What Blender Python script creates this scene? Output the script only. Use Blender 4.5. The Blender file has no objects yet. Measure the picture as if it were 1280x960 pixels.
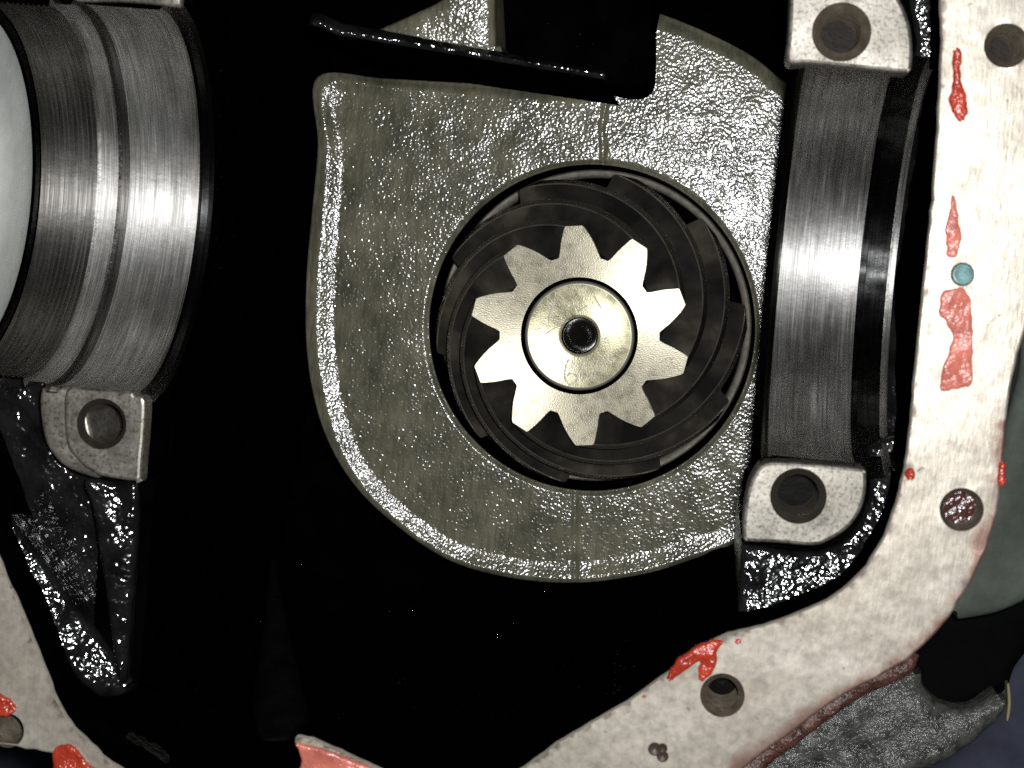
import bpy, math, random
from mathutils import Vector, Matrix, noise
from mathutils.geometry import delaunay_2d_cdt
random.seed(7)
C = bpy.context.scene.collection
S = 0.00025                      # one unit of the model, u, is a quarter of a millimetre
PI = math.pi
# ---------------------------------------------------------------- camera
F = 2400.0
def _n(v): return Vector(v).normalized()
wz = -_n((250, 165, -F))                      # world up-axis (towards the lens) in camera axes
ROLL = math.radians(5.0)
wx = Vector((math.cos(ROLL), -math.sin(ROLL), 0)); wx = (wx - wz*wx.dot(wz)).normalized()
wy = wz.cross(wx)
RCW = Matrix((wx, wy, wz))                    # camera -> world
def ray(px, py): return RCW @ Vector((px-640, 480-py, -F))
CAM = -ray(724, 420)
def up(px, py, z):
    """The point at height z (u) that the photograph shows at a pixel."""
    r = ray(px, py); t = (z-CAM.z)/r.z
    p = CAM + r*t
    return (p.x, p.y)
def upr(rpx, z): return rpx*(CAM.z-z)/F       # a radius in pixels at height z, in u
cam_d = bpy.data.cameras.new('camera'); cam = bpy.data.objects.new('camera', cam_d); C.objects.link(cam)
m4 = RCW.to_4x4(); m4.translation = CAM*S; cam.matrix_world = m4
cam_d.sensor_width = 36; cam_d.lens = F/1280*36; cam_d.clip_start = 0.02; cam_d.clip_end = 20
cam_d.dof.use_dof = True; cam_d.dof.focus_distance = 2440*S; cam_d.dof.aperture_fstop = 20
sc = bpy.context.scene; sc.camera = cam
# ---------------------------------------------------------------- world, flash, exposure
w = bpy.data.worlds.new('World'); sc.world = w; w.use_nodes = True
w.node_tree.nodes['Background'].inputs[0].default_value = (0.9, 0.95, 1, 1)
w.node_tree.nodes['Background'].inputs[1].default_value = 0.006
ld = bpy.data.lights.new('camera_flash', 'SPOT'); lo = bpy.data.objects.new('camera_flash', ld); C.objects.link(lo)
lo.location = (CAM + Vector((62, 45, -20)))*S
ld.energy = 13.2; ld.shadow_soft_size = 0.011; ld.spot_size = math.radians(115); ld.spot_blend = 0.6
ld.color = (0.975, 0.987, 1.0)
lo.rotation_euler = (Vector((760, -20, 300))*S - lo.location + Vector((-.06, 0, 0))).to_track_quat('-Z', 'Y').to_euler()
sc.view_settings.view_transform = 'Standard'; sc.view_settings.look = 'None'
sc.view_settings.exposure = 0; sc.view_settings.gamma = 1
sc.cycles.use_denoising = False
sc.cycles.max_bounces = 6; sc.cycles.glossy_bounces = 4; sc.cycles.diffuse_bounces = 2
sc.cycles.sample_clamp_indirect = 2.0; sc.cycles.caustics_reflective = True
# ---------------------------------------------------------------- materials
class NT:
    def __init__(s, name):
        s.m = bpy.data.materials.new(name); s.m.use_nodes = True
        s.t = s.m.node_tree; s.b = s.t.nodes['Principled BSDF']; s.co = None
    def n(s, t, **k):
        q = s.t.nodes.new(t)
        for a, v in k.items(): setattr(q, a, v)
        return q
    def l(s, a, b): s.t.links.new(a, b)
    def set(s, **k):
        for a, v in k.items():
            i = s.b.inputs[a.replace('_', ' ')]
            i.default_value = (*v, 1) if isinstance(v, tuple) and len(v) == 3 else v
    def coord(s, scale=(1, 1, 1)):
        if s.co is None: s.co = s.n('ShaderNodeTexCoord')
        mp = s.n('ShaderNodeMapping'); mp.inputs['Scale'].default_value = scale
        s.l(s.co.outputs['Object'], mp.inputs[0]); return mp.outputs[0]
    def noise(s, scale, detail=3, rough=.5, stretch=(1, 1, 1), vec=None):
        q = s.n('ShaderNodeTexNoise'); q.inputs['Scale'].default_value = scale
        q.inputs['Detail'].default_value = detail; q.inputs['Roughness'].default_value = rough
        s.l(vec if vec is not None else s.coord(stretch), q.inputs['Vector']); return q.outputs[0]
    def ramp(s, fac, stops):
        q = s.n('ShaderNodeValToRGB'); e = q.color_ramp.elements
        while len(e) < len(stops): e.new(.5)
        for i, (p, c) in enumerate(stops):
            e[i].position = p; e[i].color = (*c, 1) if isinstance(c, tuple) else (c, c, c, 1)
        s.l(fac, q.inputs[0]); return q.outputs[0]
    def mix(s, fac, a, b, mode='MIX'):
        q = s.n('ShaderNodeMix', data_type='RGBA', blend_type=mode)
        for i, v in ((0, fac), (6, a), (7, b)):
            if hasattr(v, 'node'): s.l(v, q.inputs[i])
            else: q.inputs[i].default_value = (*v, 1) if isinstance(v, tuple) else v
        return q.outputs[2]
    def math(s, op, a, b=0.):
        q = s.n('ShaderNodeMath', operation=op)
        for i, v in enumerate((a, b)):
            if hasattr(v, 'node'): s.l(v, q.inputs[i])
            else: q.inputs[i].default_value = v
        return q.outputs[0]
    def bump(s, h, dist, prev=None, strength=1.):
        q = s.n('ShaderNodeBump'); q.inputs['Strength'].default_value = strength
        q.inputs['Distance'].default_value = dist; s.l(h, q.inputs['Height'])
        if prev is not None: s.l(prev, q.inputs['Normal'])
        return q.outputs[0]
    def out(s, color=None, rough=None, normal=None):
        if color is not None: s.l(color, s.b.inputs['Base Color'])
        if rough is not None: s.l(rough, s.b.inputs['Roughness'])
        if normal is not None: s.l(normal, s.b.inputs['Normal'])
        return s.m

def mat_oily_cast():
    t = NT('oily_cast_iron'); t.set(Specular_IOR_Level=.55, Roughness=.16)
    c = t.ramp(t.noise(60, 4, .6), [(.3, (.07, .068, .046)), (.7, (.165, .158, .108))])
    g = t.ramp(t.noise(420, 4, .6, (2.2, .35, 1)), [(.35, .72), (.62, 1.1)])
    c = t.mix(1., c, g, 'MULTIPLY')
    am = t.ramp(t.noise(75, 3, .6), [(.32, .55), (.6, 1.)])
    b = t.bump(t.math('MULTIPLY', t.noise(1200, .6, .5), am), .00021)
    b = t.bump(t.noise(420, 1, .5), .00006, b)
    return t.out(c, None, b)
def mat_black_cast():
    t = NT('oil_black_rough_casting'); t.set(Specular_IOR_Level=.6, Roughness=.12)
    c = t.ramp(t.noise(120, 3), [(.35, .004), (.7, .014)])
    b = t.bump(t.noise(680, .6, .5), .00036)
    b = t.bump(t.noise(230, 1, .5), .0005, b)
    return t.out(c, None, b)
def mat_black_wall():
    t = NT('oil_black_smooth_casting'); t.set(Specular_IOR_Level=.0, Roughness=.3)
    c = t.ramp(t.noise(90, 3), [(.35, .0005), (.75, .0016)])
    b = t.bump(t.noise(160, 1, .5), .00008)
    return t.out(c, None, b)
def mat_flange():
    t = NT('scraped_flange_metal'); t.set(Metallic=.4, Specular_IOR_Level=.5)
    st = t.noise(45, 5, .62)
    c = t.ramp(st, [(.28, (.385, .335, .27)), (.5, (.45, .405, .335)), (.7, (.51, .465, .395))])
    fine = t.ramp(t.noise(500, 4, .65), [(.35, .8), (.6, 1.05)])
    c = t.mix(1., c, fine, 'MULTIPLY')
    scr = t.ramp(t.noise(160, 4, .6, (5, .55, 1)), [(.6, 0.), (.72, .5)])
    c = t.mix(scr, c, (.25, .215, .165))
    at = t.n('ShaderNodeAttribute', attribute_name='rim')
    rn = t.math('ADD', at.outputs['Fac'], t.math('MULTIPLY', t.math('SUBTRACT', t.noise(110, 5, .65), .5), 1.3))
    c = t.mix(t.ramp(rn, [(.62, 0.), (.95, .85)]), c, (.17, .075, .05))
    c = t.mix(t.ramp(rn, [(1.0, 0.), (1.25, .8)]), c, (.05, .03, .03))
    sp = t.ramp(t.noise(330, 3, .6), [(.69, 0.), (.76, .7)])
    c = t.mix(sp, c, (.09, .07, .055))
    a2 = t.n('ShaderNodeAttribute', attribute_name='lip')
    ln = t.math('ADD', a2.outputs['Fac'], t.math('MULTIPLY', t.math('SUBTRACT', t.noise(150, 5, .65), .5), 1.5))
    c = t.mix(t.ramp(ln, [(.75, 0.), (1.1, .8)]), c, (.11, .085, .055))
    r = t.ramp(t.noise(220, 4, .6), [(.35, .31), (.65, .46)])
    b = t.bump(t.noise(500, 4, .6, (2.5, .5, 1)), .00006)
    b = t.bump(t.noise(60, 3, .5), .00022, b)
    return t.out(c, r, b)
def mat_seat(name, col, rough, amp=1.):
    t = NT(name); t.set(Metallic=1., Anisotropic=.9)
    ax = t.n('ShaderNodeCombineXYZ'); ax.inputs[0].default_value = 1.; t.l(ax.outputs[0], t.b.inputs['Tangent'])
    v = t.noise(1, 3, .6, (2600, 45, 45))
    c = t.ramp(v, [(.3, tuple(x*.55 for x in col)), (.65, tuple(x*1.15 for x in col))])
    c2 = t.ramp(t.noise(80, 4, .6, (1, .5, .5)), [(.35, (.66, .65, .635)), (.62, (1., 1., 1.))])
    c = t.mix(1., c, c2, 'MULTIPLY')
    r = t.ramp(t.noise(1, 3, .6, (1400, 60, 60)), [(.3, rough-.07), (.7, rough+.1)])
    b = t.bump(v, .00003*amp)
    b = t.bump(t.noise(330, 3, .6), .00006*amp, b)
    return t.out(c, r, b)
def mat_face(name, col, rough, aniso):
    t = NT(name); t.set(Metallic=.7, Anisotropic=aniso, Anisotropic_Rotation=.25)
    tg = t.n('ShaderNodeTangent', direction_type='RADIAL', axis='Z'); t.l(tg.outputs[0], t.b.inputs['Tangent'])
    c = t.ramp(t.noise(130, 5, .65), [(.3, tuple(x*.86 for x in col)), (.65, tuple(x*1.06 for x in col))])
    c = t.mix(t.ramp(t.noise(900, 3, .6), [(.62, 0.), (.75, .5)]), c, (.9, .88, .8))
    r = t.ramp(t.noise(260, 4, .6), [(.3, rough-.07), (.7, rough+.12)])
    b = t.bump(t.noise(2200, 2, .6), .000022)
    return t.out(c, r, b)
def mat_boss():
    t = NT('machined_cap_face'); t.set(Metallic=.55)
    c = t.ramp(t.noise(150, 4, .6), [(.3, (.15, .135, .11)), (.65, (.29, .27, .23))])
    c = t.mix(t.ramp(t.noise(1000, 3, .65), [(.5, 0.), (.66, .75)]), c, (.04, .036, .03))
    r = t.ramp(t.noise(300, 4, .6), [(.3, .3), (.7, .5)])
    b = t.bump(t.noise(900, 2, .5, (1.4, .4, 1)), .00004)
    return t.out(c, r, b)
def mat_flank():
    t = NT('oiled_gear_flank'); t.set(Metallic=.5, Specular_IOR_Level=.5)
    gm = t.n('ShaderNodeNewGeometry'); ps = gm.outputs['Position']
    f = t.noise(42, 4, .55, vec=ps)
    c = t.ramp(f, [(.36, (.020, .019, .018)), (.52, (.055, .049, .040)), (.68, (.155, .135, .105))])  # oil film tone; its pale brownish patches stand in for uneven sheen
    r = t.ramp(t.noise(60, 3, .5, vec=ps), [(.35, .26), (.65, .46)])
    b = t.bump(t.noise(600, 2, .5, (1, 1, .15)), .00003)
    return t.out(c, r, b)
def mat_plain(name, col, rough, metal=0., bscale=None, bdist=0., var=.3, spec=.5):
    t = NT(name); t.set(Metallic=metal, Roughness=rough, Specular_IOR_Level=spec)
    c = t.ramp(t.noise((bscale or 200)*.4, 4, .6), [(.3, tuple(x*(1-var) for x in col)), (.7, tuple(x*(1+var) for x in col))])
    b = t.bump(t.noise(bscale, 3, .6), bdist) if bscale else None
    return t.out(c, None, b)
M = dict(
    cast=mat_oily_cast(), black=mat_black_cast(), wall=mat_black_wall(), flange=mat_flange(),
    seat=mat_seat('ground_bearing_seat', (.96, .945, .915), .63),
    thread=mat_seat('threaded_bore_steel', (.32, .31, .29), .55),
    groove=mat_seat('dark_grooved_steel', (.05, .05, .05), .4),
    boss=mat_boss(),
    star=mat_face('toothed_end_metal', (.38, .35, .26), .35, .92),
    disc=mat_face('centre_disc_metal', (.44, .41, .27), .29, .85),
    tooth=mat_flank(), crest=mat_plain('gap_shade_gear_crest', (.05, .046, .040), .33, .7, 220, .00004, .2), worn_glint=mat_plain('worn_glint_gear_edge', (.45, .42, .35), .3, .85, 300, .00008, .4),  # crest darkened as gap shade, edges brightened as highlight, both by colour
    rim=mat_plain('rounded_rim_metal', (.34, .32, .25), .38, .6, 400, .00002, .15),
    ring=mat_plain('polished_bearing_steel', (.45, .42, .34), .42, .6, 900, .0001, .3),
    seal=mat_plain('pale_seal_face', (.55, .57, .53), .45, 0., 300, .0001, .1),
    hole=mat_plain('hole_wall_steel', (.11, .09, .065), .4, .3, 700, .0002, .4), bore=mat_plain('dark_threaded_hole', (.040, .034, .026), .38, .3, 700, .0001, .3),
    deep=mat_plain('black_oil_and_gap_shade', (.006, .0055, .005), .12, 0., 300, .00006, .3),  # oil in the holes; on the gear, painted shade of the tooth gaps
    brown=mat_plain('brown_oil_film', (.055, .036, .025), .45, 0., 400, .0001, .3),
    pit=mat_plain('shaded_hole_floor', (.018, .013, .010), .6, 0., 300, .0006, .4, .15),  # hole floors darkened by colour so they read as deep shade
    grime=mat_plain('red_brown_grime', (.05, .017, .014), .2, 0., 260, .0011, .6),
    red=mat_plain('red_sealant', (.42, .040, .018), .25, 0., 300, .0011, .3),
    pink=mat_plain('thin_pink_sealant', (.56, .16, .115), .28, 0., 330, .0008, .3),
    teal=mat_plain('blue_green_residue', (.20, .36, .36), .45, 0., 700, .0007, .35),
    body=mat_plain('rough_grey_casting', (.06, .06, .052), .2, 0., 800, .0007, .6),
    dull=mat_plain('dull_oily_casting', (.004, .004, .0038), .35, 0., 300, .0003, .5, .25), drop=mat_plain('black_glint_bead', (.002, .002, .002), .08, 0., None, 0., .2, .5),
    rust=mat_plain('rust_stained_edge', (.075, .032, .024), .3, 0., 600, .0009, .6),
    rubber=mat_plain('black_rubber', (.0022, .0022, .0022), .8, 0., 200, .00003, .3, .05),
    green=mat_plain('grey_green_paint', (.085, .098, .082), .7, 0., 130, .0006, .35, .2),
    yellow=mat_plain('yellowed_edge', (.22, .2, .10), .5, 0., 130, .0002, .2),
    floor=mat_plain('blue_grey_concrete', (.16, .17, .25), .85, 0., 160, .0015, .2, .2),
    scratch=mat_plain('bright_scratch', (.66, .64, .56), .35, .1, 900, .0001, .1),
)
# ---------------------------------------------------------------- objects
def tag(o, label=None, cat=None, group=None, kind=None):
    for k, v in (('label', label), ('category', cat), ('group', group), ('kind', kind)):
        if v: o[k] = v
    return o
def empty(name, loc=(0, 0, 0)):
    o = bpy.data.objects.new(name, None); C.objects.link(o); o.location = Vector(loc)*S
    o.empty_display_size = .01; return o
def link(name, me, mat, parent=None, loc=(0, 0, 0), sharp=38):
    me.polygons.foreach_set('use_smooth', [True]*len(me.polygons))
    if sharp: me.set_sharp_from_angle(angle=math.radians(sharp))
    o = bpy.data.objects.new(name, me); C.objects.link(o)
    for x in (mat if isinstance(mat, (list, tuple)) else [mat]): me.materials.append(M[x])
    o.location = Vector(loc)*S
    if parent is not None:
        o.parent = parent; o.location = (Vector(loc) - wloc(parent)/1)*S
    return o
_W = {}
def wloc(o):
    v = Vector((0, 0, 0))
    while o is not None:
        v += o.location/S; o = o.parent
    return v
def mesh(V, Fc, loc=(0, 0, 0)):
    me = bpy.data.meshes.new('m')
    lx, ly, lz = loc
    me.from_pydata([((v[0]-lx)*S, (v[1]-ly)*S, (v[2]-lz)*S) for v in V], [], Fc); me.update(); return me
def grid(rows, close=False):
    """Faces of a net of equally long rows of vertices."""
    V = [p for r in rows for p in r]; n = len(rows[0]); Fc = []
    for i in range(len(rows)-1):
        for j in range(n if close else n-1):
            k = (j+1) % n
            Fc.append((i*n+j, i*n+k, (i+1)*n+k, (i+1)*n+j))
    return V, Fc
def lathe(prof, c, n=64, flip=False):
    rows = [[(c[0]+r*math.cos(2*PI*j/n), c[1]+r*math.sin(2*PI*j/n), z) for j in range(n)] for r, z in prof]
    V, Fc = grid(rows, True)
    return V, ([f[::-1] for f in Fc] if not flip else Fc)
def add(name, vf, mat, parent=None, loc=(0, 0, 0), sharp=38, kind=None, label=None):
    o = link(name, mesh(*vf, loc), mat, parent, loc, sharp)
    tag(o, label, None, None, kind); return o
def smooth(pts, k=6, closed=True):
    out = []; n = len(pts)
    for i in range(n if closed else n-1):
        p = [Vector(pts[(i+d) % n] if closed else pts[max(0, min(n-1, i+d))]) for d in (-1, 0, 1, 2)]
        for s in range(k):
            t = s/k
            out.append(tuple(.5*((2*p[1])+(p[2]-p[0])*t+(2*p[0]-5*p[1]+4*p[2]-p[3])*t*t+(3*p[1]-p[0]-3*p[2]+p[3])*t**3)))
    if not closed: out.append(tuple(pts[-1]))
    return out
def area(l): return sum(a[0]*b[1]-b[0]*a[1] for a, b in zip(l, l[1:]+l[:1]))/2
def circle(c, r, n=40): return [(c[0]+r*math.cos(2*PI*i/n), c[1]+r*math.sin(2*PI*i/n)) for i in range(n)]
def inside(p, l):
    r = False; x, y = p
    for (x1, y1), (x2, y2) in zip(l, l[1:]+l[:1]):
        if (y1 > y) != (y2 > y) and x < (x2-x1)*(y-y1)/(y2-y1)+x1: r = not r
    return r
def offset(l, d):
    """A loop moved outwards by d (its own left or right by its winding)."""
    s = 1 if area(l) > 0 else -1; n = len(l); out = []
    for i in range(n):
        a, b, c = Vector(l[i-1]), Vector(l[i]), Vector(l[(i+1) % n])
        e = (c-a); 
        if e.length < 1e-9: out.append(l[i]); continue
        e.normalize(); out.append((b.x+e.y*d*s, b.y-e.x*d*s))
    return out
def plate(outer, holes, z1, z0, bev=3., step=0, jit=0., zf=None, sides=True, rim=None):
    """A flat-topped piece: outline, holes through its top, rounded shoulders; (V, F)."""
    if area(outer) < 0: outer = outer[::-1]
    top = offset(outer, -bev); loops = [top]+[h if area(h) > 0 else h[::-1] for h in holes]
    P, E = [], []
    for l in loops:
        o = len(P); P += [Vector(p) for p in l]; E += [(o+i, o+(i+1) % len(l)) for i in range(len(l))]
    nb = len(P)
    if step:
        xs = [p[0] for p in outer]; ys = [p[1] for p in outer]; y = min(ys)
        while y < max(ys):
            x = min(xs)
            while x < max(xs):
                q = (x+random.uniform(-.3, .3)*step, y+random.uniform(-.3, .3)*step)
                if inside(q, top) and not any(inside(q, h) for h in loops[1:]): P.append(Vector(q))
                x += step
            y += step
    v, e, f, ov, oe, of = delaunay_2d_cdt(P, E, [], 0, 1e-4)
    F2 = []
    for t in f:
        cx = sum(v[i].x for i in t)/len(t); cy = sum(v[i].y for i in t)/len(t)
        if inside((cx, cy), top) and not any(inside((cx, cy), h) for h in loops[1:]):
            F2.append(tuple(t))
    zt = zf or (lambda x, y: z1)
    V = [(p.x, p.y, zt(p.x, p.y)+(jit*noise.noise(Vector((p.x, p.y, 0))/22) if jit else 0)) for p in v]
    if sides:
        n = len(top); mp = {}
        for i, s in enumerate(ov):
            for q in s: mp[q] = i
        ring = [mp[i] for i in range(n)]
        prev = ring; 
        for a in (.4, .8, 1.):
            th = a*PI/2; l = offset(top, bev*math.sin(th)); o = len(V)
            V += [(l[i][0], l[i][1], V[ring[i]][2]-bev*(1-math.cos(th))) for i in range(n)]
            cur = list(range(o, o+n))
            F2 += [(prev[i], cur[i], cur[(i+1) % n], prev[(i+1) % n]) for i in range(n)]; prev = cur
        o = len(V); l = offset(top, bev)
        V += [(l[i][0], l[i][1], z0) for i in range(n)]; cur = list(range(o, o+n))
        F2 += [(prev[i], cur[i], cur[(i+1) % n], prev[(i+1) % n]) for i in range(n)]
    return V, F2
def pl(pts, z): return [up(x, y, z) for x, y in pts]
def tube(path, r, n=6):
    rows = []
    for i, p in enumerate(path):
        a = Vector(path[max(0, i-1)]); b = Vector(path[min(len(path)-1, i+1)]); d = (b-a).normalized()
        s = d.cross(Vector((0, 0, 1))); s = s.normalized() if s.length > 1e-6 else Vector((1, 0, 0)); u = s.cross(d)
        rr = r[i] if isinstance(r, list) else r
        rows.append([tuple(Vector(p)+(s*math.cos(2*PI*j/n)+u*math.sin(2*PI*j/n))*rr) for j in range(n)])
    V, Fc = grid(rows, True); Fc += [tuple(range(n))[::-1], tuple(range(len(V)-n, len(V)))]; return V, Fc
def join(parts):
    V, Fc = [], []
    for v, f in parts:
        o = len(V); V += v; Fc += [tuple(i+o for i in q) for q in f]
    return V, Fc
def smst(a, b, x):
    t = max(0, min(1, (x-a)/(b-a))); return t*t*(3-2*t)
# ---------------------------------------------------------------- levels
ZF = 350.                 # gasket face
ZS = 300.                 # split line of the bearing caps, height of the axle line
ZP = -205.                # face round the pinion bore
ZB = -700.                # floor of the gear pocket
R = 213.                  # bearing seats
yR = up(1037, 331, ZS)[1]; yL = up(135, 247, ZS)[1]; YC = (yR+yL)/2
# ---------------------------------------------------------------- floor behind
V = [(-6000, -6000, -2600), (9000, -6000, -2600), (9000, 6000, -2600), (-6000, 6000, -2600)]
tag(add('floor', (V, [(0, 1, 2, 3)]), 'floor'), kind='structure')
# ---------------------------------------------------------------- axle housing
HB = (0, 0, ZB)
hs = tag(empty('axle_housing', HB), 'open cast axle housing, black with oil inside, pale scraped gasket face round its mouth', 'axle housing')
inner_px = [(1176, -60), (1177, 0), (1178, 60), (1174, 150), (1167, 250), (1157, 350), (1147, 450), (1137, 555), (1124, 620), (1097, 690),
    (1045, 745), (965, 780), (902, 797), (855, 828), (785, 878), (705, 925), (655, 960), (610, 985), (540, 985), (480, 965), (425, 940), (372, 922),
    (378, 955), (372, 1000), (250, 1010), (155, 965), (112, 930), (76, 888), (40, 800), (0, 705), (-40, 600), (-90, 420), (-100, 200),
    (-70, -20), (0, -160), (300, -240), (800, -230), (1100, -170), (1160, -110)]
inner = smooth(pl(inner_px, ZF), 7)
inner = [(x+1.6*noise.noise(Vector((x, y, 3))/9), y+1.6*noise.noise(Vector((x, y, 9))/9)) for x, y in inner]
outer_px = [(1330, -80), (1330, 100), (1318, 260), (1290, 380), (1266, 470), (1256, 560), (1249, 625), (1236, 680), (1214, 725), (1180, 780), (1138, 822),
    (1100, 845), (1050, 872), (1000, 908), (950, 945), (900, 985), (800, 1060), (640, 1110), (400, 1110), (200, 1020), (115, 960), (62, 942), (0, 931),
    (-60, 920), (-160, 700), (-220, 400), (-200, 0), (-100, -280), (300, -360), (800, -350), (1200, -280), (1300, -180)]
outer = smooth(pl(outer_px, ZF), 6)
outer = [(x+2.2*noise.noise(Vector((x, y, 5))/12), y+2.2*noise.noise(Vector((x, y, 1))/12)) for x, y in outer]
fh = [((1258, 57), 27, 19, 'pit'), ((1202, 637), 27, 21, 'grime'), ((903, 869), 28, 20, 'deep'), ((9, 913), 23, 18, 'deep')]
hole_loops = [circle(up(*c, ZF), upr(ro, ZF)) for c, ro, ri, mt in fh] + [circle(up(1203, 343, ZF), upr(10, ZF))]
fv = plate(outer, [inner]+hole_loops, ZF, ZF-62, 3., 15, .9)
fl = add('sealing_flange', fv, 'flange', hs, sharp=12)
# rim attribute: how close a point of the flange is to its outer edge
lim = [Vector(p) for p in outer]
vals = []
for v in fv[0]:
    p = Vector((v[0], v[1])); d = min((p-q).length for q in lim)
    near = 1.0 if v[1] < up(1240, 520, ZF)[1] and v[0] > 0 else .35
    vals.append(max(0., 1-d/46.)*near + (.35 if v[2] < ZF-8 else 0))
at = fl.data.attributes.new('rim', 'FLOAT', 'POINT'); at.data.foreach_set('value', vals)
lin = [Vector(p) for p in inner[::2]]
at = fl.data.attributes.new('lip', 'FLOAT', 'POINT')
at.data.foreach_set('value', [max(0., 1-min((Vector(v[:2])-q).length for q in lin)/26.) for v in fv[0]])
# inner shoulder of the flange
n = len(inner)
rows = [[(*p, ZF) for p in inner], [(*p, ZF-1.2) for p in offset(inner, -1.2)], [(*p, ZF-4.5) for p in offset(inner, -2.2)]]
V, Fc = grid(rows, True); add('flange_lip', (V, Fc), 'flange', fl)
rows = [[(*p, ZF-4.5) for p in offset(inner, -2.2)], [(*p, ZF-30) for p in offset(inner, -3.4)], [(*p, ZF-62) for p in offset(inner, -4)]]
V, Fc = grid(rows, True); add('mouth_wall', (V, Fc), 'wall', hs)

def bolt_hole(parent, c, z, ro, ri, depth, bottom, wall='hole', pitch=8., n=40):
    """Chamfer, threads and the bottom of a bolt hole as one part with its bottom as a sub-part."""
    ro, ri = upr(ro, z), upr(ri, z)
    prof = [(ro, z), (ro-1.2, z-1.5), (ri+2.5, z-6), (ri, z-9)]
    zz = z-11
    while zz > z-depth:
        prof += [(ri+.2, zz), (ri+4., zz-pitch/2)]; zz -= pitch
    prof += [(ri, z-depth)]
    h = add('bolt_hole', lathe(prof, c, n, True), wall, parent)
    b = add('hole_bottom', lathe([(ri+4, z-depth+.06), (ri*.8, z-depth+.03), (ri*.4, z-depth), (.4, z-depth)], c, n, True), bottom, parent)
    return h
for c, ro, ri, mt in fh:
    bolt_hole(fl, up(*c, ZF), ZF, ro, ri, {'grime': 26, 'pit': 85}.get(mt, 75), mt)
# cavity walls
cx, cy = up(700, 440, 0)
def shrink(l, k): return [(cx+(x-cx)*k, cy+(y-cy)*k) for x, y in l]
base = [(*p,) for p in offset(inner, 1.)]
rows = []
for k, z in ((1., ZF-55), (1.0, 240), (.995, 150), (.99, 0), (.975, -150), (.95, -300), (.86, -450), (.66, -600), (.3, -720), (.02, -770)):
    rows.append([(x+7*noise.noise(Vector((x, y, z))/70), y+7*noise.noise(Vector((y, x, z))/70), z) for x, y in shrink(base, k)])
V, Fc = grid(rows, True); add('cavity_wall', (V, Fc), 'wall', hs, sharp=0)

# ---- bearing saddles
def saddle(parts, parent_name, label, flip):
    p0 = add(parent_name, parts[0][1], parts[0][2], hs, label=label)
    for nm, vf, mt in parts[1:]: add(nm, vf, mt, p0)
    return p0
def arc(prof, n=96, a0=-PI/2, a1=PI/2, jit=0.):
    rows = []
    for x, r in prof:
        row = []
        for j in range(n+1):
            a = a0+(a1-a0)*j/n; q = r + (jit*noise.noise(Vector((x/14, 9*a, 2))) if jit else 0)
            row.append((x, YC+q*math.sin(a), ZS-q*math.cos(a)))
        rows.append(row)
    return grid(rows)
def xr(px, r): return up(px, 340, ZS-r)[0]
def xl(px, r): return up(px, 258, ZS-r)[0]
a, b = xr(979, R), xr(1073, R)
sd = saddle([
    ('bearing_saddle', arc([(xr(968, R)-1, R+10), (xr(970, R), R+4), (a-6, R+2.5), (a-4, R+2.5)]), 'groove'),
    ('bearing_seat', arc([(a-4, R+2.5), (a-1, R+.4), (a, R)]+[(a+(b-a)*i/12, R) for i in range(1, 13)]+[(b+1, R+1)]), 'seat'),
    ('relief_groove', arc([(b+1, R+1), (b+2, R+9), (xr(1083, R), R+10), (xr(1084, R), R+13), (xr(1096, R), R+14), (xr(1111, R), R+12)], jit=2.0), 'groove'),
    ('adjuster_land', arc([(xr(1111, R), R+12), (xr(1112, R), R+2), (xr(1113, R), R), (xr(1117, R), R), (xr(1119, R), R+3)]), 'seat'),
    ('outer_shoulder', arc([(xr(1119, R), R+3), (xr(1126, R), R+6), (xr(1134, R), R+2), (xr(1140, R), R-6), (xr(1144, R), R-30), (xr(1146, R), R-120), (xr(1146, R), 3)], jit=5), 'black'),
], 'bearing_saddle', None, False)
XWR = xr(968, R)-1
L = xl
a, b = L(161, R), L(245, R)
t1, t0 = L(119, R-6), L(50, R-6)
tp = []
k = 0; x = t1
while x > t0:
    tp += [(x, R-4), (x-1.2, R-4.3), (x-3.2, R-6.4), (x-4.2, R-6.2)]; x -= 6.0
saddle([
    ('bearing_saddle', arc([(L(262, R), R+14), (L(258, R), R+8), (L(250, R), R+6), (b+2, R+2)][::-1]), 'groove'),
    ('bearing_seat', arc([(b+2, R+2), (b, R)]+[(b+(a-b)*i/12, R) for i in range(1, 13)]+[(a-1, R+1)]), 'seat'),
    ('relief_groove', arc([(a-1, R+1), (a-2, R+9), (L(147, R), R+9), (L(146, R), R)]), 'thread'),
    ('adjuster_land', arc([(L(146, R), R), (L(144, R), R-2), (L(127, R), R-2), (L(125, R), R+1), (L(122, R), R+6), (L(120, R), R-2), (t1, R-4)]), 'seat'),
    ('threaded_bore', arc(tp, 120), 'thread'),
    ('bore_shoulder', arc([(x, R-7), (x-1.5, R-10), (x-2, 197)]), 'groove'),
], 'bearing_saddle', None, True)
XWL = L(262, R); X_SHOULDER = x-4
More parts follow.
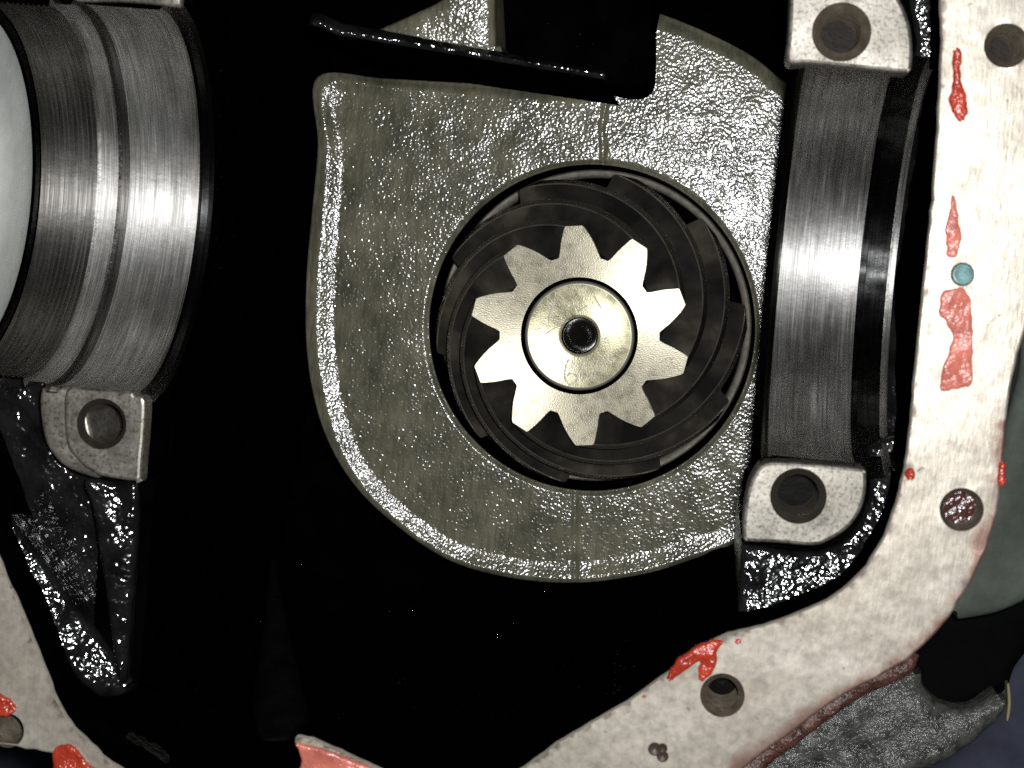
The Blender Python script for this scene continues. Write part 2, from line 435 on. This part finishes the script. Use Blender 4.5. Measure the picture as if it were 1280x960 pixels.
# inboard webs that carry the saddles: walls falling from the saddle edge into the pocket
def web(x, lean, ztop, y0, y1, name, thick, mt='wall', n=110):
    rows_ = []
    for i in range(n+1):
        y = y0+(y1-y0)*i/n; zt = ztop(y)
        col = []
        for k in range(9):
            t = k/8; z = zt+(ZB-zt)*t
            col.append((x+lean*t+5*noise.noise(Vector((y/60, z/60, 4)))*t, y, z))
        rows_.append([(x-thick, y, zt-1), (x-6, y, zt)] + col)
    V, Fc = grid(rows_); return add(name, (V, Fc), mt, hs, sharp=50)
def ztl(y):
    d = y-YC
    if abs(d) < R+14: return ZS-math.sqrt(max(0, (R+14)**2-d*d))-1
    return ZS-80 if d > 0 else ZS-120+60*smst(-R-85, -R-110, d)-smst(-R-330, -R-420, d)*200
def ztr(y):
    d = y-YC
    if abs(d) < R+10: return ZS-math.sqrt(max(0, (R+10)**2-d*d))-1
    return ZS-95
web(XWL, 10, ztl, up(160, 880, 120)[1], YC+520, 'saddle_web', 60)
web(XWR, 70, ztr, up(940, 790, ZS)[1], YC+420, 'saddle_web', -50)
for o in (bpy.data.objects['saddle_web.001'],):
    o.data.flip_normals()

# ---- cap faces with their bolt holes
def cap(px, hole, ro, ri, z, z0, bottom, depth, label=None, wall='hole'):
    l = smooth(pl(px, z), 4); c = up(*hole, z)
    p = add('cap_seat', plate(l, [circle(c, upr(ro, z))], z, z-z0, 4., 13, .5), 'boss', hs, label=label, sharp=12)
    add('cap_base', plate(offset(l, -2.5), [circle(c, upr(ri, z)+10)], z-z0+1.5, z-190, 1., 0, 0), 'wall', p)
    bolt_hole(p, c, z, ro, ri, depth, bottom, wall)
    return p
cap([(989, -70), (988, -20), (986, 40), (984, 77), (1010, 79), (1060, 84), (1100, 88), (1134, 91), (1139, 88), (1141, 60), (1136, 25), (1122, -5), (1100, -30), (1060, -60)],
    (1052, 40), 36, 24, ZS, 60, 'pit', 85)
cap([(956, 579), (990, 578), (1040, 582), (1080, 586), (1083, 592), (1082, 618), (1074, 642), (1058, 662), (1036, 676), (1016, 682), (975, 679), (934, 677), (929, 674), (929, 650), (933, 620), (940, 598)],
    (998, 620), 35, 26, ZS, 60, 'deep', 90, wall='bore')
cap([(84, 486), (110, 487), (150, 489), (166, 489), (168, 494), (181, 500), (180, 540), (177, 574), (175, 601), (171, 602), (130, 596), (112, 588), (96, 574), (84, 556), (80, 520)],
    (127, 530), 33, 26, ZS, 26, 'pit', 120, wall='bore')
# lower step beside the left cap face
add('cap_step', plate(smooth(pl([(52, 486), (70, 484), (100, 488), (118, 560), (128, 596), (100, 592), (76, 580), (58, 556), (50, 520)], ZS-14), 4), [], ZS-14, 40, 5., 13, 1.5), 'boss', hs)
add('cap_seat', plate(smooth(pl([(100, -80), (92, -10), (96, 1), (150, 2), (190, 5), (222, 8), (226, 2), (225, -80)], ZS), 4), [], ZS, ZS-12, 3., 13, 1.), 'boss', hs)

# ---- cast ledges between the cap faces and the flange
def ledge(px, z, mt='black', bev=6, zf=None, name='cast_ledge', jit=4.5, step=9):
    return add(name, plate(smooth(pl(px, z), 4), [], z, ZB+40, bev, step, jit, zf), mt, hs, sharp=60)
def slope(p, zp, g):
    """A plane through the pixel p at height zp with gradient g (per u in x and y)."""
    x0, y0 = up(*p, zp)
    return lambda x, y: zp+g[0]*(x-x0)+g[1]*(y-y0)
ledge([(1088, 560), (1150, 548), (1150, 620), (1120, 700), (1060, 760), (970, 795), (926, 800), (926, 690), (935, 682), (1020, 690), (1070, 660), (1088, 610)], 235,
      zf=slope((1060, 680), 235, (.05, -.17)))
ledge([(1130, -80), (1190, -80), (1192, 76), (1180, 84), (1144, 82), (1146, 50), (1138, 10)], 225, zf=slope((1150, 40), 225, (.08, .11)))
# left: floor of the pocket between flange and leg, its steep bank along the flange, and the leg
ledge([(-80, 440), (20, 452), (50, 480), (56, 560), (90, 596), (112, 604), (122, 700), (134, 800), (142, 850), (120, 840), (60, 770), (20, 700), (-40, 600)], 225,
      zf=slope((60, 600), 205, (-.10, .0)))
ledge([(-70, 520), (-25, 585), (12, 646), (48, 700), (88, 760), (124, 810), (148, 846), (157, 868), (120, 876), (80, 836), (40, 780), (5, 715), (-40, 640)], 268, name='cast_bank', bev=9,
      zf=slope((70, 760), 262, (-.40, -.20)))
ledge([(104, 600), (140, 604), (167, 606), (166, 690), (161, 770), (155, 850), (148, 856), (140, 820), (128, 730), (114, 640)], 262, name='support_leg', bev=6,
      zf=slope((140, 720), 258, (-.18, -.04)))
ledge([(80, 905), (92, 886), (122, 905), (155, 930), (200, 962), (200, 1000), (140, 985), (100, 945)], 275, name='cast_bank', bev=9, zf=slope((120, 920), 272, (-.38, -.28)))

# ---- pinion boss: dished face with a raised lip, bore and drop into the gear pocket
BC = up(738, 411, ZP); RB = upr(206, ZP)
boss_px = [(396, 96), (398, 180), (391, 260), (384, 340), (383, 420), (390, 482), (408, 545), (442, 604), (494, 655), (562, 700), (640, 722), (722, 728), (800, 718), (862, 700),
    (930, 672), (985, 610), (1000, 540), (1004, 450), (1004, 350), (1004, 250), (1004, 150), (990, 108), (976, 98), (938, 68), (884, 40), (830, 18), (800, 12),
    (770, 60), (740, 108), (600, 104), (480, 98)]
bl = smooth(pl(boss_px, ZP), 10)
def cast_ray(th):
    d = Vector((math.cos(th), math.sin(th))); best = None
    for p, q in zip(bl, bl[1:]+bl[:1]):
        a_ = Vector(p)-Vector(BC); e = Vector(q)-Vector(p); den = d.x*e.y-d.y*e.x
        if abs(den) < 1e-9: continue
        t = (a_.x*e.y-a_.y*e.x)/den; s = (a_.x*d.y-a_.y*d.x)/den
        if -1e-6 <= s <= 1+1e-6 and t > 0 and (best is None or t > best): best = t
    return best or 300
seam = [[up(755, 100, ZP), up(757, 130, ZP), up(752, 160, ZP), up(754, 185, ZP), up(753, 212, ZP)], [up(719, 605, ZP), up(718, 660, ZP), up(719, 735, ZP)]]
def segd(p, a_, b_):
    a_, b_, p = Vector(a_), Vector(b_), Vector(p); e = b_-a_; t = max(0, min(1, (p-a_).dot(e)/e.length_squared)); return (p-a_-e*t).length
NA, NR = 640, 70
rows = []
TH = [2*PI*j/NA for j in range(NA)]
RM = [cast_ray(t) for t in TH]
for _ in range(3): RM = [(RM[i-1]+2*RM[i]+RM[(i+1) % NA])/4 for i in range(NA)]
def liph(th):
    d = math.degrees(th) % 360                     # raised lip on the left and lower left
    return smst(120, 150, d)*(1-smst(290, 330, d))
for i in range(-6, NR+7):
    row = []
    for j, th in enumerate(TH):
        rm = RM[j]; z = ZP
        if i < 0:                                   # bore wall
            r = RB-1+.3*i; z = ZP-4-(-i-1)**1.5*11
        elif i <= NR:
            t = i/NR; r = RB+(rm-RB)*t
            z -= 4*(1-smst(0, 5, r-RB))
            e = rm-r; lp = liph(th); e0 = 10-12*smst(190, 235, math.degrees(th))
            q = max(0., min(1., (e-e0)/30)); q = .6*q+.4*q*q*(3-2*q); z += lp*7.4*(1-q)-(1-smst(0, max(4, 8+e0), e))*10*(1-.45*lp)
        else:
            k = i-NR; r = rm+.3+.6*k; z = ZP-10*(1-.45*liph(th))+11*liph(th)*0-(k**1.7)*9
            if k == 6: z = ZB
        p = (BC[0]+r*math.cos(th), BC[1]+r*math.sin(th))
        if i >= 0:
            z += .7*noise.noise(Vector((p[0], p[1], 0))/34)+.12*noise.noise(Vector((p[0], p[1], 7))/9)
            if p[1] > BC[1]+RB-40 or p[1] < BC[1]-RB+40:
                for sm in seam:
                    dd = min(segd(p, q, s_) for q, s_ in zip(sm, sm[1:]))
                    if dd < 5: z -= 3.4*(1-smst(.6, 4, dd))
                nd = (Vector(p)-Vector(seam[0][-1])).length
                if nd < 16: z -= 12*(1-smst(4, 14, nd))
        row.append((*p, z))
    rows.append(row)
V, Fc = grid(rows, True); add('pinion_boss', (V, [f[::-1] for f in Fc]), 'cast', hs, sharp=0)
pb = bpy.data.objects['pinion_boss']
add('pinion_bore', lathe([(RB-1.2, ZP-6), (RB-3, ZP-12), (RB-3, ZP-140), (60, ZP-141)], BC, 96, True), 'wall', pb)

# ---- rib, block and upper recess at the top of the housing
def rib():
    A, B = (384, 36), (756, 98); n_ = 60; rows_ = []
    for i in range(n_+1):
        t = i/n_; zt = 240-70*t+2.*noise.noise(Vector((i*.4, 0, 0)))
        e = smst(0, .03, t)
        x, y = up(A[0]+(B[0]-A[0])*t, A[1]+(B[1]-A[1])*t+(8*smst(0, .12, t))-6, zt); th = 15-5*t
        zt -= (1-e)*14
        sec = [(y-1, ZB), (y-1.5, zt-60), (y-.5, zt-6), (y+.8, zt-2), (y+3, zt-.2), (y+6, zt+.2), (y+th*.6, zt-3), (y+th, zt-9), (y+th+4, zt-40), (y+th+6, ZB)]
        rows_.append([(x, q+.8*noise.noise(Vector((x/7, q/7, 2))), z) for q, z in sec])
    return grid([q[:4] for q in rows_]), grid([q[3:] for q in rows_])
rb_, rc_ = rib()
cr = add('cross_rib', rb_, 'wall', hs, sharp=60); add('rib_crest', rc_, 'black', cr, sharp=60)
def blk(px, z, mt, bev, name, zf=None, jit=2., step=16):
    return add(name, plate(smooth(pl(px, z), 5), [], z, ZB, bev, step, jit, zf), mt, hs, sharp=60)
blk([(614, -90), (614, -20), (615, 60), (620, 84), (700, 96), (745, 103), (785, 110), (806, 104), (814, 84), (815, 20), (816, -90)], -20, 'wall', 8, 'cast_block', slope((715, 100), -20, (0, .5)))
blk([(448, 47), (480, 33), (520, 15), (560, -8), (580, -60), (616, -60), (617, -58), (618, 0), (618, 62), (617, 66), (612, 67), (520, 63), (455, 55)], 120, 'cast', 9, 'upper_recess', slope((560, 40), 120, (-.05, .10)))
gp = [(*up(340+(352-340)*t, 688+280*t, -430+480*t), -430+480*t) for t in [k/12 for k in range(13)]]
add('floor_gusset', tube(gp, [3+52*(k/12)**1.2 for k in range(13)], 24), 'dull', hs, sharp=60)
# ---- rough outside of the casting below the flange
ob = smooth(pl([(1150, 830), (1120, 838), (1060, 868), (1000, 905), (950, 945), (880, 1000), (900, 1060), (1030, 1010), (1100, 985), (1180, 955), (1225, 925), (1255, 895), (1262, 872), (1250, 866), (1215, 888), (1180, 885), (1155, 860)], 210), 4)
add('outer_casting', plate(ob, [], 210, 165, 14, 10, 12), 'body', hs, sharp=60)
eb = smooth(pl([(1150, 812), (1128, 824), (1090, 842), (1045, 864), (1000, 896), (960, 928), (925, 955), (900, 985), (915, 1005), (960, 960), (1008, 922), (1056, 886), (1100, 862), (1140, 842)], ZF-35), 4)
add('rust_edge', plate(eb, [], ZF-35, 100, 8, 8, 9), 'rust', hs, sharp=60)

# ---------------------------------------------------------------- pinion gear
PG = (0, 0, -300)
pg = tag(empty('pinion_gear', PG), 'ten-tooth spiral pinion gear with bright toothed end face, standing out of the round bore', 'gear')
NT_ = 10; PH0 = math.radians(93+5-3.2); TW = math.radians(92); LZ = 212.
def rt(s): return 138+75*s
def rr(s): return 100.5+63*s
# half profile of a tooth: (fraction of depth, half angle as a share of the pitch)
TP = [(0.0, .43), (.05, .405), (.18, .36), (.4, .302), (.6, .246), (.8, .19), (.94, .152), (1.0, .124)]
def tooth_sec(s, sink=0.):
    pit = 2*PI/NT_; a0 = TW*s**1.0; out = []
    w_ = 1-.10*s
    for f, h in TP: out.append((rr(s)+(rt(s)-rr(s))*f-(sink if f == 0 else 0), a0+h*pit*w_*1.0+.055*f))
    for f, h in TP[::-1]: out.append((rr(s)+(rt(s)-rr(s))*f-(sink if f == 0 else 0), a0-h*pit*w_+.055*f))
    return out
def tooth():
    rows_ = []; n_ = 40
    for i in range(n_+1):
        s = i/n_; z = -3-(LZ-3)*s
        rows_.append([(r*math.cos(a_), r*math.sin(a_), z) for r, a_ in tooth_sec(s, 5)])
    V, Fc = grid(rows_); m_ = len(rows_[0])
    Fc += [tuple(range(n_*m_, n_*m_+m_))]
    return V, [f[::-1] for f in Fc]
tv = tooth(); me = mesh(*tv, (0, 0, 0)); me.name = 'tooth'
t0_ = link('tooth', me, ['tooth', 'worn_glint', 'crest'], pg, (0, 0, 0), 32)
for p in t0_.data.polygons:
    if p.index < 40*15 and p.index % 15 == 7: p.material_index = 2  # dark crest colour takes the place of the shadowed gaps
bv = t0_.modifiers.new('edge', 'BEVEL'); bv.material = 1; bv.width = 1.5*S; bv.segments = 2; bv.limit_method = 'ANGLE'; bv.angle_limit = math.radians(38)  # bevelled edges get a paler colour: wear plus a painted highlight
dg = bpy.context.evaluated_depsgraph_get(); me2 = bpy.data.meshes.new_from_object(t0_.evaluated_get(dg)); t0_.modifiers.clear(); t0_.data = me2
t0_.rotation_euler.z = PH0
for k in range(1, NT_):
    o = t0_.copy(); C.objects.link(o); o.parent = pg; o.rotation_euler.z = PH0+k*2*PI/NT_
add('root_cone', lathe([(74, -12), (75, -3.2), (rr(0)-3, -3.2)]+[(rr(i/16), -3-(LZ-3)*i/16) for i in range(17)]+[(150, -LZ-30), (146, -LZ-70)], (0, 0), 120), 'deep', pg)  # oil-black colour also stands in for the shade between the teeth
star = []
for k in range(NT_):
    for r, a_ in sorted(tooth_sec(0), key=lambda q: q[1]): star.append((r*math.cos(a_+PH0+k*2*PI/NT_), r*math.sin(a_+PH0+k*2*PI/NT_)))
add('end_face', plate(star, [circle((0, 0), 73.4, 72)], 0, -3, .7, 10, 0), 'star', pg, sharp=12)
add('face_groove', lathe([(73.4, 0), (73.2, -2.5), (72, -8), (69, -9)], (0, 0), 96, True), 'wall', pg)
add('disc_rim', lathe([(69, -9), (68.9, -6), (68.4, -3.4), (67.4, -1.6), (66, -.7), (64.5, -.55)], (0, 0), 96, True), 'rim', pg, sharp=60)
cd = add('centre_disc', lathe([(64.5, -.55), (60, -1.6), (52, -2.9), (40, -3.8), (30, -4.2), (26.5, -4.6), (24.5, -5.6), (23, -7.5)], (0, 0), 96, True), 'disc', pg, sharp=20)
add('centre_hole', lathe([(23, -7.5), (21.5, -12), (21, -30), (8, -44), (.3, -47)], (0, 0), 48, True), 'deep', pg)
marks = [[(360, 215), (345, 290), (325, 345), (315, 402)], [(305, 278), (350, 305), (402, 335)], [(300, 465), (350, 432), (432, 388)], [(482, 330), (550, 295)], [(590, 240), (615, 285), (637, 320)],
    [(437, 618), (418, 670), (414, 720), (430, 762), (462, 768), (484, 742), (476, 712), (446, 706), (424, 722)],
    [(524, 618), (512, 676), (520, 718), (545, 722), (553, 700), (534, 688), (516, 700)], [(614, 618), (600, 652), (614, 690), (640, 682), (647, 646), (630, 616), (612, 620)],
    [(572, 700), (590, 696), (592, 714), (578, 730)], [(664, 600), (690, 612), (706, 642)]]
tb = []
for q in marks:
    pts = smooth(q, 5, False)
    path = []
    for i, (a_, b_) in enumerate(pts):
        x, y = up(620+a_/4.8, 320+b_/4.8, -3); rr_ = math.hypot(x, y)
        path.append((x, y, -.5-1.1*smst(64.5, 58, rr_)-2.4*smst(60, 34, rr_)))
    tb.append(tube(path, [random.choice((.5, .8, 1.1, 1.5)) for _ in path], 5))
add('engraved_marks', join(tb), 'scratch', pg)
# bearing at the bottom of the bore
tag(add('pinion_bearing', lathe([(208, -330), (209, -300), (212, -296), (216, -294), (218.5, -298), (218.5, -330)], BC, 120, True), 'ring', None, (BC[0], BC[1], -330)),
    'bright bearing ring seen as thin arcs between the pinion teeth and the bore wall', 'bearing')
# ---------------------------------------------------------------- axle seal in the left tube
XS = X_SHOULDER
def ringx(prof, nn=96):
    return grid([[(X, YC+r*math.sin(2*PI*j/nn), ZS+r*math.cos(2*PI*j/nn)) for j in range(nn)] for X, r in prof], True)
sl = tag(add('oil_seal', ringx([(XS-14, 199), (XS-2, 197), (XS-1, 192), (XS-2, 172), (XS-4, 145), (XS-7, 122), (XS-12, 114), (XS-40, 108)]), 'seal', None, (XS-20, YC, ZS)),
    'pale grey-white ring of the axle seal at the bottom of the left bore', 'seal')
add('seal_core', ringx([(XS-40, 108), (XS-30, 80), (XS-34, 60), (XS-60, 20), (XS-60, 1)]), 'ring', sl, (XS-20, YC, ZS))
# ---------------------------------------------------------------- sealant left on the flange
def smear(px, mat, label, name='sealant_smear', cat='sealant', h=6., group='red sealant smears'):
    l = smooth(pl(px, ZF), 5)
    l = [(x+2.2*noise.noise(Vector((x, y, 2))/7), y+2.2*noise.noise(Vector((y, x, 2))/7)) for x, y in l]
    c = (sum(p[0] for p in l)/len(l), sum(p[1] for p in l)/len(l), ZF)
    V, Fc = plate(l, [], ZF+h, ZF-3, min(h*.8, 3), 5, 3.5)
    return tag(add(name, (V, Fc), mat, None, c, 70), label, cat, group)
smear([(1190, 63), (1199, 61), (1202, 75), (1200, 95), (1206, 115), (1209, 138), (1204, 153), (1196, 150), (1186, 130), (1190, 110), (1191, 90)], 'red', 'thin wavy red sealant streak on the flange opposite the upper cap bolt hole')
smear([(1190, 243), (1196, 250), (1198, 275), (1202, 295), (1197, 318), (1188, 322), (1182, 312), (1182, 290), (1186, 265)], 'pink', 'narrow faded pink sealant streak just above the blue-green plugged hole', h=2.5)
smear([(1182, 362), (1202, 360), (1212, 372), (1216, 400), (1216, 440), (1213, 480), (1195, 486), (1176, 488), (1178, 460), (1190, 425), (1185, 405), (1175, 395), (1175, 375)], 'pink', 'largest pink sealant patch, running down the flange below the blue-green plugged hole', h=2.5)
smear([(1131, 588), (1137, 584), (1143, 590), (1143, 597), (1137, 600), (1131, 597)], 'red', 'small red sealant bead on the inner edge of the flange by the lower cap face')
smear([(1247, 578), (1255, 576), (1256, 604), (1249, 608), (1246, 594)], 'red', 'red sealant trace on the outer edge of the flange above the grimy bolt hole')
smear([(834, 846), (845, 826), (868, 809), (893, 799), (906, 802), (896, 810), (895, 828), (888, 843), (876, 850), (872, 840), (876, 829), (868, 830), (850, 842), (838, 852)], 'red', 'bright red hooked sealant smear beside the lowest flange bolt hole')
smear([(918, 800), (924, 799), (927, 802), (922, 805)], 'red', 'tiny red sealant speck right of the hooked smear', 'sealant_speck', h=2)
smear([(801, 870), (806, 867), (808, 872), (803, 875)], 'red', 'tiny red sealant speck below the tail of the hooked smear', 'sealant_speck', h=2)
smear([(-14, 866), (6, 870), (21, 882), (19, 891), (4, 894), (-14, 893)], 'red', 'red sealant smear directly above the bolt hole of the lower left flange')
smear([(66, 940), (76, 931), (90, 931), (100, 940), (112, 955), (124, 970), (75, 972), (68, 956)], 'red', 'red sealant smear on the bottom corner of the lower left flange')
smear([(371, 926), (384, 930), (414, 939), (440, 949), (470, 968), (380, 985), (377, 950)], 'pink', 'pale red sealant coat on the pointed flange tip at the bottom edge')
tc = up(1203, 343, ZF)
tag(add('hole_plug', lathe([(11.5, ZF+.6), (10, ZF+1.4), (7, ZF-1.5), (3, ZF-3.5), (.3, ZF-3)], tc, 28, True), 'teal', None, (tc[0], tc[1], ZF-6)),
    'small round blue-green plug in the flange between two pink patches', 'plug')
add('plug_rim', lathe([(12.5, ZF+.2), (11.8, ZF+1.6), (10.6, ZF+1.2)], tc, 28, True), 'brown', bpy.data.objects['hole_plug'], (tc[0], tc[1], ZF-6))
tm = up(823, 940, ZF)
pit = []
for dx, dy, r_ in ((-4, 3, 6), (5, -4, 5), (4, 5, 4)):
    pit.append(lathe([(r_+1.5, ZF+1), (r_, ZF+2.6), (r_-2, ZF+1.6), (.3, ZF+.6)], (tm[0]+dx, tm[1]+dy), 18, True))
add('cast_mark', join(pit), 'brown', fl)
# ---------------------------------------------------------------- dark things behind the flange
def blob_mesh(px, z1, z0, bev, mt, name, label, cat, zf=None):
    l = smooth(pl(px, z1), 5); c = (sum(p[0] for p in l)/len(l), sum(p[1] for p in l)/len(l), z0)
    return tag(add(name, plate(l, [], z1, z0, bev, 26, 1.5, zf), mt, None, c, 60), label, cat)
blob_mesh([(1138, 800), (1180, 720), (1230, 640), (1300, 520), (1420, 560), (1420, 700), (1330, 770), (1275, 830), (1262, 860), (1240, 882), (1210, 896), (1175, 894), (1150, 876), (1138, 845)], -330, -700, 20, 'rubber',
    'rubber_mount', 'black rounded rubber block behind the lower right edge of the flange', 'rubber mount')
blob_mesh([(1185, 770), (1200, 700), (1240, 590), (1272, 470), (1290, 380), (1420, 330), (1420, 640), (1320, 730), (1270, 762), (1220, 775)], -120, -240, 14, 'green',
    'suspension_arm', 'dull grey-green metal arm passing behind the right edge of the flange', 'metal arm', slope((1250, 640), -120, (-.15, .1)))
tag(add('metal_strip', plate(smooth(pl([(1259, 856), (1262, 856), (1264, 880), (1261, 900), (1258, 900), (1260, 880)], 60), 4), [], 60, 40, 1.5), 'yellow', None, (*up(1260, 880, 60), 40)),
    'thin yellowed metal edge at the end of the rough casting', 'metal strip')

# ---------------------------------------------------------------- oil beads added on the black walls to give pinpoint glints
bpy.context.view_layer.update(); dg = bpy.context.evaluated_depsgraph_get()
rnd = random.Random(11); parts = []
def drop(px, py, r):
    d = ray(px, py).normalized(); ok, loc, nrm, fi, ob_, mx = sc.ray_cast(dg, CAM*S+d*.02, d)
    if not ok or ob_.name.split('.')[0] not in ('saddle_web', 'cavity_wall', 'cast_block', 'floor_gusset', 'cross_rib', 'pinion_boss'): return
    if ob_.name == 'pinion_boss': return
    nrm = nrm if nrm.dot(d) < 0 else -nrm
    a_ = nrm.orthogonal().normalized(); b_ = nrm.cross(a_); c_ = loc/S; rows_ = []
    for k in range(4):
        th = k/3*PI/2*.98
        rows_.append([tuple(c_+(a_*math.cos(2*PI*j/8)+b_*math.sin(2*PI*j/8))*r*math.cos(th)+nrm*(r*.8*math.sin(th)-.3)) for j in range(8)])
    parts.append(grid(rows_, True))
for _ in range(46): drop(262+rnd.gauss(6, 7), rnd.uniform(60, 340), rnd.uniform(.8, 2.2))
for _ in range(60): drop(rnd.uniform(180, 380), rnd.uniform(480, 900), rnd.uniform(.7, 1.8))
for _ in range(90): drop(rnd.uniform(400, 860), rnd.uniform(730, 900), rnd.uniform(.7, 2.0))
for _ in range(12): drop(rnd.uniform(620, 800), rnd.uniform(5, 95), rnd.uniform(.7, 1.6))
for cx_, cy_ in ((503, 848), (770, 862), (700, 830), (342, 700), (620, 795), (775, 830)):
    for _ in range(6): drop(cx_+rnd.gauss(0, 5), cy_+rnd.gauss(0, 5), rnd.uniform(1., 2.6))
if parts: add('oil_glint_beads', join(parts), 'drop', hs, kind='stuff', sharp=0)
